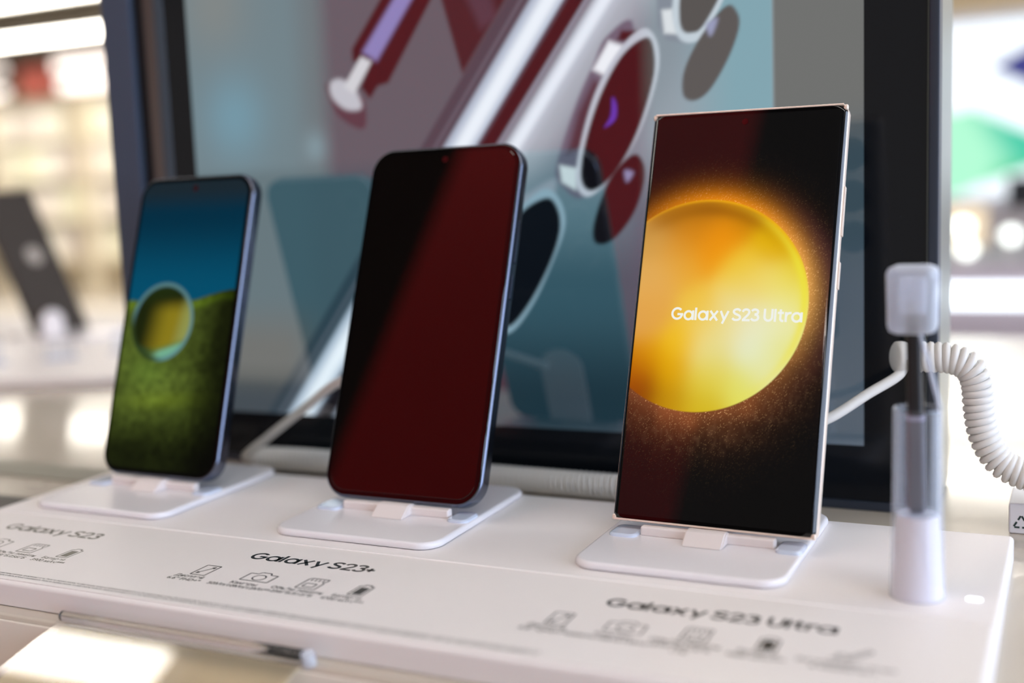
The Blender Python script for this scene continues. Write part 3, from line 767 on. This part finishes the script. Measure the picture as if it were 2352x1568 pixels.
# ------------------------------------------------------------------ cables
def cable(label, coil_path, straight, R=.0047, wr=.0016, pitch=.0028, knob=None, cap_r=None, sr=.0021):
    t = thing('coiled_cable', label, 'cable', tuple(coil_path[0]))
    o = Vector(coil_path[0])
    sh = lambda g: ([tuple(Vector(v) - o) for v in g[0]], g[1])
    cp_ = catmull(coil_path, 12)
    obj('coil', sh(coil(cp_, R, wr, pitch)), M_cable, t, True)
    pth, _ = resample(cp_, .003)
    obj('coil_core', sh(tube(pth, R * .86, 14)), M_cable, t, True)
    if straight: obj('straight_lead', sh(tube(catmull(straight, 10), sr, 12)), M_cable, t, True)
    if knob:
        a, b = Vector(knob[0]), Vector(knob[1]); d = (b - a)
        pp = [a + d * f for f in (0, .08, .2, .5, .8, 1)]
        obj('end_cap', sh(tube(pp, [.0030, .0052, .0062, .0064, .0062, .0058], 24)), M_cable, t, True)
    return t
YC = .0835
cable('white coiled cable at the right, tied to the phone showing a golden sphere',
      [(.0600, YC, .0602), (.0690, YC, .0603), (.0760, YC, .0598), (.0822, YC, .0566), (.0850, YC, .0500), (.0858, YC, .0400), (.0880, YC, .0290), (.0935, YC, .0195), (.1015, YC, .0150), (.1150, YC, .0110), (.1400, YC, .0092), (.1700, YC, .0070)],
      [(.000, .0395, .0510 - .010), (.0130, .0560, .0330), (.0300, .0620, .0372), (.0450, .0720, .0465), (.0560, .0800, .0534), (.0590, YC, .0600)],
      knob=((.0535, YC - .002, .0604), (.0585, YC + .001, .0600)))
cable('white coiled cable lying between platform and monitor, tied to the dark middle phone',
      [(-.2700, YC, -.0030), (-.2600, YC, -.0025), (-.2265, YC, -.0022), (-.1800, YC, -.0030), (-.1322, YC, -.0033), (-.1000, YC, -.0034), (-.0707, YC, -.0034), (-.0400, YC, -.0034), (-.0150, YC, -.0034)],
      [(-.1330, .0400, .0400), (-.1700, .0600, .0530), (-.2013, .0625, .0445), (-.2243, .0650, .0305), (-.2500, .0680, .0140), (-.2680, .0730, .0030), (-.2760, .0800, -.0020), (-.2700, YC, -.0030)], sr=.0023)

# ------------------------------------------------------------------ pen in its clear holder
ph = thing('pen_holder', 'clear tube with white cone foot holding a pen at the platform right end', 'pen holder', (.0756, -.0253, 0))
obj('cone_foot', lathe([(.0078, .0001), (.0080, .0006), (.0066, .0270), (.0058, .0274)], 40), mat('white_cone', (232, 226, 232), .35), ph, math.radians(40))
rings = [(.0085, .0002), (.0083, .012), (.0079, .027), (.0075, .0610), (.0073, .0615), (.0067, .0612), (.0069, .0278), (.0069, .0276)]
obj('clear_tube', lathe(rings, 40), M_clear, ph, math.radians(40))
pn = thing('stylus_pen', 'flat grey and black stylus pen standing tip down in the clear tube', 'stylus', (.0756, -.0253, .0278), (0, -.024, 0))
obj('grey_barrel', slab(.0058, .0046, .0018, [(0, .0012), (.0016, 0), (.0296, 0), (.0298, .0002)], 6), M_pen_grey, pn, math.radians(40))
obj('seam_ring', slab(.0059, .0047, .0018, [(.0298, 0), (.0312, 0)], 6), M_pen_ring, pn, math.radians(40))
obj('black_barrel', slab(.0048, .0042, .0016, [(.0312, 0), (.0580, .0001), (.0640, .0004)], 6), M_pen_black, pn, math.radians(40))
obj('clicker', slab(.0034, .0030, .0012, [(.0640, 0), (.0665, 0), (.0672, .0004)], 6), M_lensring, pn, math.radians(40))
cp = thing('security_clamp', 'clear plastic security block clamped on the top of the stylus pen', 'clamp', (.0740, -.0253, .0850))
c_out = slab(.0154, .0120, .0040, [(0, .0028), (.0008, .0010), (.0025, .0003), (.0190, 0), (.0205, .0008), (.0213, .0026), (.0214, .0034)], 8)
obj('clear_shell', c_out, M_clear_soft, cp, math.radians(40))
obj('inner_sleeve', slab(.0078, .0066, .0024, [(.0060, .0010), (.0066, 0), (.0170, 0), (.0176, .0006)], 6), M_clear_soft, cp, math.radians(40))
obj('security_strap', tube(catmull([(.0015, -.0010, .0010), (.0040, -.0006, -.0060), (.0062, -.0004, -.0150), (.0082, 0, -.0236)], 8), .0008, 10), M_clear_soft, cp, True)

# ------------------------------------------------------------------ small things on the table
rb = thing('adapter_box', 'small white adapter box with a black triangle mark at the right edge', 'box', (.1270, .0950, TZ))
obj('box_body', box(-.0298, .0300, -.0124, .0150, .0001, .0124, .0008, 2), mat('white_box', (226, 226, 232), .4), rb, math.radians(40))
V = []; Fc = []
T = [(math.cos(a) * 3.3, math.sin(a) * 3.3) for a in (math.radians(90), math.radians(210), math.radians(330))]
for i in range(3):
    a, b = np.array(T[i]), np.array(T[(i + 1) % 3])
    ribbon([tuple(a + (b - a) * f) for f in (.06, .40)], .75, V, Fc, 0); ribbon([tuple(a + (b - a) * f) for f in (.56, .94)], .75, V, Fc, 0)
obj('triangle_mark', ([(-.0252 + x * mm, -.01245, .0045 + y * mm) for x, y, _ in V], Fc), mat('dark_green_print', (20, 50, 48), .5), rb)

ac = thing('acrylic_sign_holder', 'clear acrylic sign holder sloping off the table edge below the platform, lower left', 'sign holder', (-.1470, -.1190, TZ), (math.radians(15), 0, 0))
obj('clear_sheet', box(-.0515, .0515, -.0850, -.0018, .0006, .0032, .0005, 2), M_sheet, ac, math.radians(40))
obj('inserted_card', box(-.0505, .0505, -.0840, -.0030, .0001, .0006), M_paper, ac)
g = tube([(-.0515, -.0010, .0034), (-.03, -.0010, .0034), (0, -.0010, .0034), (.03, -.0010, .0034), (.0510, -.0010, .0034)], [.0018] * 5, 16)
obj('rolled_edge', g, mat('bright_acrylic_edge', (252, 252, 252), 0.14, ior=1.49, trans=1.0), ac, True)
obj('edge_stop', lathe([(.0012, 0), (.0022, .0004), (.0022, .0046), (.0012, .0052)], 20), M_clear_soft, ac, math.radians(40)).location = (.0530, -.0012, .0001)

tag(obj('cable_channel', box(-.62, -.335, .0335, .0585, TZ, TZ + .0010, .0003), mat('grey_channel', (136, 134, 120), .45)), 'grey flat cable channel running along the table left of the platform', 'cable channel')
tag(obj('dark_pad', box(-.52, -.3300, -.16, -.0010, TZ, TZ + .0016, .0005), mat('dark_grey_pad', (66, 62, 58), .5)), 'dark grey pad on the table beside the left end of the platform', 'pad')

# round display riser with another phone at the left
rs = thing('round_riser', 'round white display riser on the table at the far left', 'display riser', (-.86, .42, TZ))
# keep the disc on the table: radius chosen to reach the visible front curve
g = lathe([(.395, 0), (.400, .001), (.400, .0058), (.398, .0070), (.394, .0076)], 96)
V = [(a, b * .52, c) for a, b, c in g[0]]
obj('riser_disc', (V, g[1]), M_white, rs, math.radians(40))
ph3 = thing('smartphone', 'dark phone with a round mark on its screen, leaning at the far left edge', 'smartphone', (-.8280, .4830, .0006), Matrix(((0, -.42, .9075), (1, 0, 0), (0, .9075, .42))))
obj('phone_body', loft([[(a, b + .0815, z) for a, b in rr(.068 - 2 * i, .163 - 2 * i, .004, 6)] for z, i in ((-.008, .0006), (-.0074, 0), (-.0008, 0), (0, .0006))]), mat('dark_brown_frame', (70, 64, 60), .4), ph3, math.radians(40))
obj('screen', loft([[(a, b + .0815, z) for a, b in rr(.064, .158, .003, 6)] for z in (.0001, .0002)], cap0=False), mat('dark_brown_screen', (62, 56, 52), .35), ph3)
obj('round_mark', lathe([(.010, 0), (.010, .0002)], 32), mat('grey_mark', (150, 142, 134), .5, emit=(120, 112, 105), es=.5), ph3).location = (.002, .088, .0003)
st = thing('phone_stand', 'blurred white phone stand with arched clip under the phone at the far left edge', 'phone stand', (-.8280, .4830, TZ + .0076))
obj('base_plate', slab(.110, .080, .012, [(0, .0008), (.0008, 0), (.0024, 0), (.0030, .0008)], 8, .01, 0), M_stand, st, math.radians(40))
out = [(-.014, 0), (.014, 0), (.014, .012)] + [(.014 * math.cos(a), .012 + .014 * math.sin(a)) for a in np.linspace(.2, math.pi - .2, 12)] + [(-.014, .012)]
obj('arched_clip', loft([[(d, a - .027, .003 + b) for a, b in out] for d in (.013, .010)]), M_clip, st)
# clear acrylic risers glinting round it
for i, (x, y, s_, lab) in enumerate([(-.735, .30, .030, 'clear acrylic block on the round riser, nearest the front rim'), (-.655, .395, .026, 'clear acrylic block on the round riser, farthest to the right'), (-.800, .335, .028, 'clear acrylic block on the round riser, leftmost, in front of the leaning phone'), (-.690, .345, .022, 'smallest clear acrylic block on the round riser, between two larger ones')]):
    a = thing('acrylic_block', lab, 'acrylic block', (x, y, TZ + .0077), (0, 0, .3 * i), group='clear acrylic blocks on the round riser')
    obj('block_body', box(-s_ / 2, s_ / 2, -s_ / 3, s_ / 3, 0, s_ * .8, .0015, 2), M_clear, a, math.radians(40))
    obj('base_rim', box(-s_ / 2 - .003, s_ / 2 + .003, -s_ / 3 - .003, s_ / 3 + .003, 0, .0018, .0005), M_clear_soft, a)

# ------------------------------------------------------------------ shop beyond
# hanging short strip lights far away at the left
M_lamp2 = lamp_mat('pendant_diffuser', (255, 240, 230), 2.2)
for xa, xb, zl, Y, th_, lab in ((-13.19, -11.47, 1.69, 9.9, .035, 'small hanging light at the far left edge, higher one of two'), (-13.37, -11.59, 1.43, 10.0, .05, 'small hanging light at the far left edge, lower one of two'),
                            (-10.62, -8.75, 1.66, 9.9, .07, 'hanging strip light beside the monitor, topmost of three'), (-10.67, -8.85, 1.44, 10.0, .07, 'hanging strip light beside the monitor, middle of three'), (-10.36, -8.96, 1.22, 10.1, .03, 'hanging strip light beside the monitor, lowest of three')):
    t = thing('pendant_light', lab, 'pendant light', ((xa + xb) / 2, Y, zl), group='hanging strip lights at the back of the shop')
    L = (xb - xa) / 2
    obj('tube', box(-L, L, -.04, .04, -th_, th_, .01), M_lamp2, t)
    for xw in (-L * .8, L * .8):
        obj('suspension_wire', box(xw - .005, xw + .005, -.005, .005, th_, CZ - zl), M_lampframe, t)
# red sign boards behind them
M_sign = mat('red_sign_face', (214, 110, 96), .6, emit=(220, 120, 104), es=.25)
for xa, xb, za, zb_, Y, lab in ((-11.985, -11.369, 1.418, 1.775, 10.6, 'red hanging sign board between the blurred lights at the left'), (-13.021, -12.28, 1.07, 1.332, 10.7, 'pinkish red sign board below the lights at the far left edge')):
    t = thing('sign_board', lab, 'sign', ((xa + xb) / 2, Y, za))
    hw = (xb - xa) / 2
    obj('sign_face', box(-hw, hw, -.02, .02, 0, zb_ - za, .01), M_sign, t)
    obj('hanger', box(-.01, .01, -.01, .01, zb_ - za, CZ - za), M_lampframe, t)
# shelving units along the back wall with boxes
M_shelf = mat('cream_shelf', (232, 222, 200), .6)
BOXC = [(230, 226, 212), (220, 214, 204), (236, 232, 222), (218, 216, 190), (226, 218, 212), (200, 190, 182), (232, 230, 208)]
MB = [mat('carton_%s' % n, c, .6) for n, c in zip(('sand', 'stone', 'ivory', 'straw', 'pearl', 'taupe', 'butter'), BOXC)]
def shelf_unit(xc, yc, wd, lab, rows=(-.55, -.1, .35, .8, 1.2)):
    t = thing('shelf_unit', lab, 'shelving', (xc, yc, FZ), group='shelving along the back wall')
    obj('back_panel', box(-wd / 2, wd / 2, .18, .2, 0, 1.25 - FZ), M_shelf, t)
    for s_ in (-1, 1): obj('side_panel', box(s_ * wd / 2 - .015, s_ * wd / 2 + .015, -.2, .2, 0, 1.25 - FZ), M_shelf, t)
    for z in rows: obj('shelf', box(-wd / 2 + .016, wd / 2 - .016, -.2, .18, z - .02 - FZ, z - FZ), M_shelf, t)
k = 0
rowname = ['lowest', 'second', 'third', 'fourth']
for ui, (xc, un) in enumerate(((-10.55, 'left'), (-9.15, 'right'))):
    shelf_unit(xc, 9.6, 1.3, 'cream shelving unit of cartons, %s of the two behind the leaning dark phone' % un)
    for ri, z in enumerate((-.55, -.1, .35, .8)):
        x = xc - .6; j = 0
        while x < xc + .42:
            wd = random.choice((.16, .2, .24)); hg = random.choice((.34, .38, .41)) if ri < 3 else .35
            b = obj('carton', box(-wd / 2, wd / 2, -.14, .14, 0, hg, .004), MB[(k * 3 + ri) % 7])
            b.location = (x + wd / 2, 9.60, z + .002)
            tag(b, 'pale carton, %s from left on the %s shelf of the %s shelving unit' % (['first', 'second', 'third', 'fourth', 'fifth', 'sixth', 'seventh', 'eighth'][j], rowname[ri], un), 'carton', 'cartons on the shelving units')
            x += wd + .02; k += 1; j += 1
# low cream counter in front of the shelving (left)
ct = thing('sales_counter', 'low brownish counter behind the leaning phone at the left', 'counter', (-3.7, 3.0, FZ))
obj('counter_body', box(-1.4, 1.4, -.3, .3, 0, .60 , .01), mat('brown_counter', (176, 156, 140), .5), ct)
obj('counter_top', box(-1.45, 1.45, -.33, .33, .60, .64, .01), mat('light_countertop', (226, 214, 196), .3), ct)

# large screen and lit counter at the right
ls = thing('wall_screen', 'large bright screen with green and dark blue shapes at the right', 'screen', (.35, 3.6, FZ))
sx0, sx1, sz0, sz1 = -.772, 2.2, .967, 1.503      # panel edges, local to the stand
obj('screen_case', box(sx0 - .03, sx1 + .03, .01, .08, sz0 - .03, sz1 + .03, .01), mat('white_case', (225, 226, 230), .4), ls)
def wall_pic(x, z):
    """picture on the wall panel: x, z in metres in the world"""
    N = x.shape + (3,)
    col = np.broadcast_to(s2l((240, 248, 255)) * 1.4, N)
    g = (z < np.interp(x, [-.26, -.19, -.044, .27], [.280, .288, .215, .063])) & (z > np.interp(x, [-.26, -.235, -.044, .27], [.018, .028, .099, .18]))
    gc = lerp(np.broadcast_to(s2l((176, 250, 212)) * 1.05, N), s2l((70, 205, 170)), sstep(-.185, -.044, x + (z - .179) * .58))
    gc = lerp(gc, s2l((60, 200, 140)), sstep(.14, .082, z) * sstep(-.172, -.072, x))
    col = np.where(g[..., None], gc, col)
    b = np.abs(z - .413) < (x + .140) * .52
    col = np.where((b & (x < .04))[..., None], s2l((64, 66, 140)), col)
    return col
def fxs(a, b): return np.stack([sx0 + a * (sx1 - sx0), np.full_like(a, .0), sz0 + b * (sz1 - sz0)], 1)
P, F = grid(260, 110, fxs)
picture_mesh('screen_panel', P, F, wall_pic(P[:, 0] + .35, P[:, 2] + FZ), picture_mat('lit_wall_screen', 1.0), ls)
obj('screen_pedestal', box(-.5, .6, .02, .10, 0, sz0 - .031), mat('grey_pedestal', (190, 182, 180), .5), ls)

lc = thing('lit_counter', 'lavender grey counter with a bright white light strip at the right', 'counter', (.4, 2.7, FZ))
zt = -.111 - FZ
obj('counter_body', box(-.95, 1.3, -.1, .5, 0, zt, .01), mat('lavender_grey_panel', (182, 170, 178), .5), lc)
z0, z1 = -.212 - FZ, -.164 - FZ
obj('light_strip', box(-.94, 1.29, -.115, -.1, z0, z1, .003), lamp_mat('white_strip', (235, 248, 255), 3.0), lc)
tvb = thing('small_monitor', 'small dark monitor above the lit counter at the right edge', 'monitor', (.081, 2.95, lc.location.z + zt))
obj('stand', box(-.01, .01, -.01, .01, 0, .12), M_lampframe, tvb); obj('foot', box(-.06, .06, -.04, .04, 0, .01), M_lampframe, tvb)
hh, zc = .082, .114
obj('dark_panel', box(-.135, .20, -.015, .015, zc, zc + hh, .004), mat('black_panel', (20, 26, 34), .4), tvb)
obj('neck', box(-.012, .012, -.008, .008, .10, zc + .01), M_lampframe, tvb)
# small spot lights glinting above the counter
M_spot = lamp_mat('spot_glow', (240, 248, 240), 3.2)
for sx_, sz_, lab in ((-.145, -.031, 'small glowing spot lamp over the lit counter, upper one beside the monitor'), (-.136, -.086, 'small glowing spot lamp over the lit counter, lower one beside the monitor'), (-.033, -.055, 'small glowing spot lamp over the lit counter, at the right')):
    t = thing('spot_lamp', lab, 'lamp', (sx_, 2.75, FZ + zt), group='spot lamps on the lit counter')
    hgt = sz_ - FZ - zt
    obj('bulb', ([(x, y, z + hgt) for x, y, z in lathe([(.008, -.018), (.020, -.008), (.022, 0), (.020, .008), (.008, .018)], 16)[0]], lathe([(.008, -.018), (.020, -.008), (.022, 0), (.020, .008), (.008, .018)], 16)[1]), M_spot, t, True)
    obj('lamp_post', box(-.003, .003, -.003, .003, 0, max(hgt - .015, .004)), M_lampframe, t)

# red banner behind the camera: seen mirrored in the phones and the monitor
bn = thing('banner_stand', 'tall red banner stand behind the camera, mirrored in the dark phone screen', 'banner', (-.70, -1.02, FZ))
obj('banner_cloth', box(-.27, .27, -.004, .004, .06, 2.55), M_red, bn)
obj('banner_base', box(-.29, .29, -.09, .09, 0, .06, .01), M_silver, bn)
obj('top_rail', box(-.275, .275, -.012, .012, 2.55, 2.58, .004), M_silver, bn)
obj('support_pole', tube([(0, -.03, .05), (0, -.03, 1.3), (0, -.02, 2.56)], .01, 10), M_silver, bn, True)
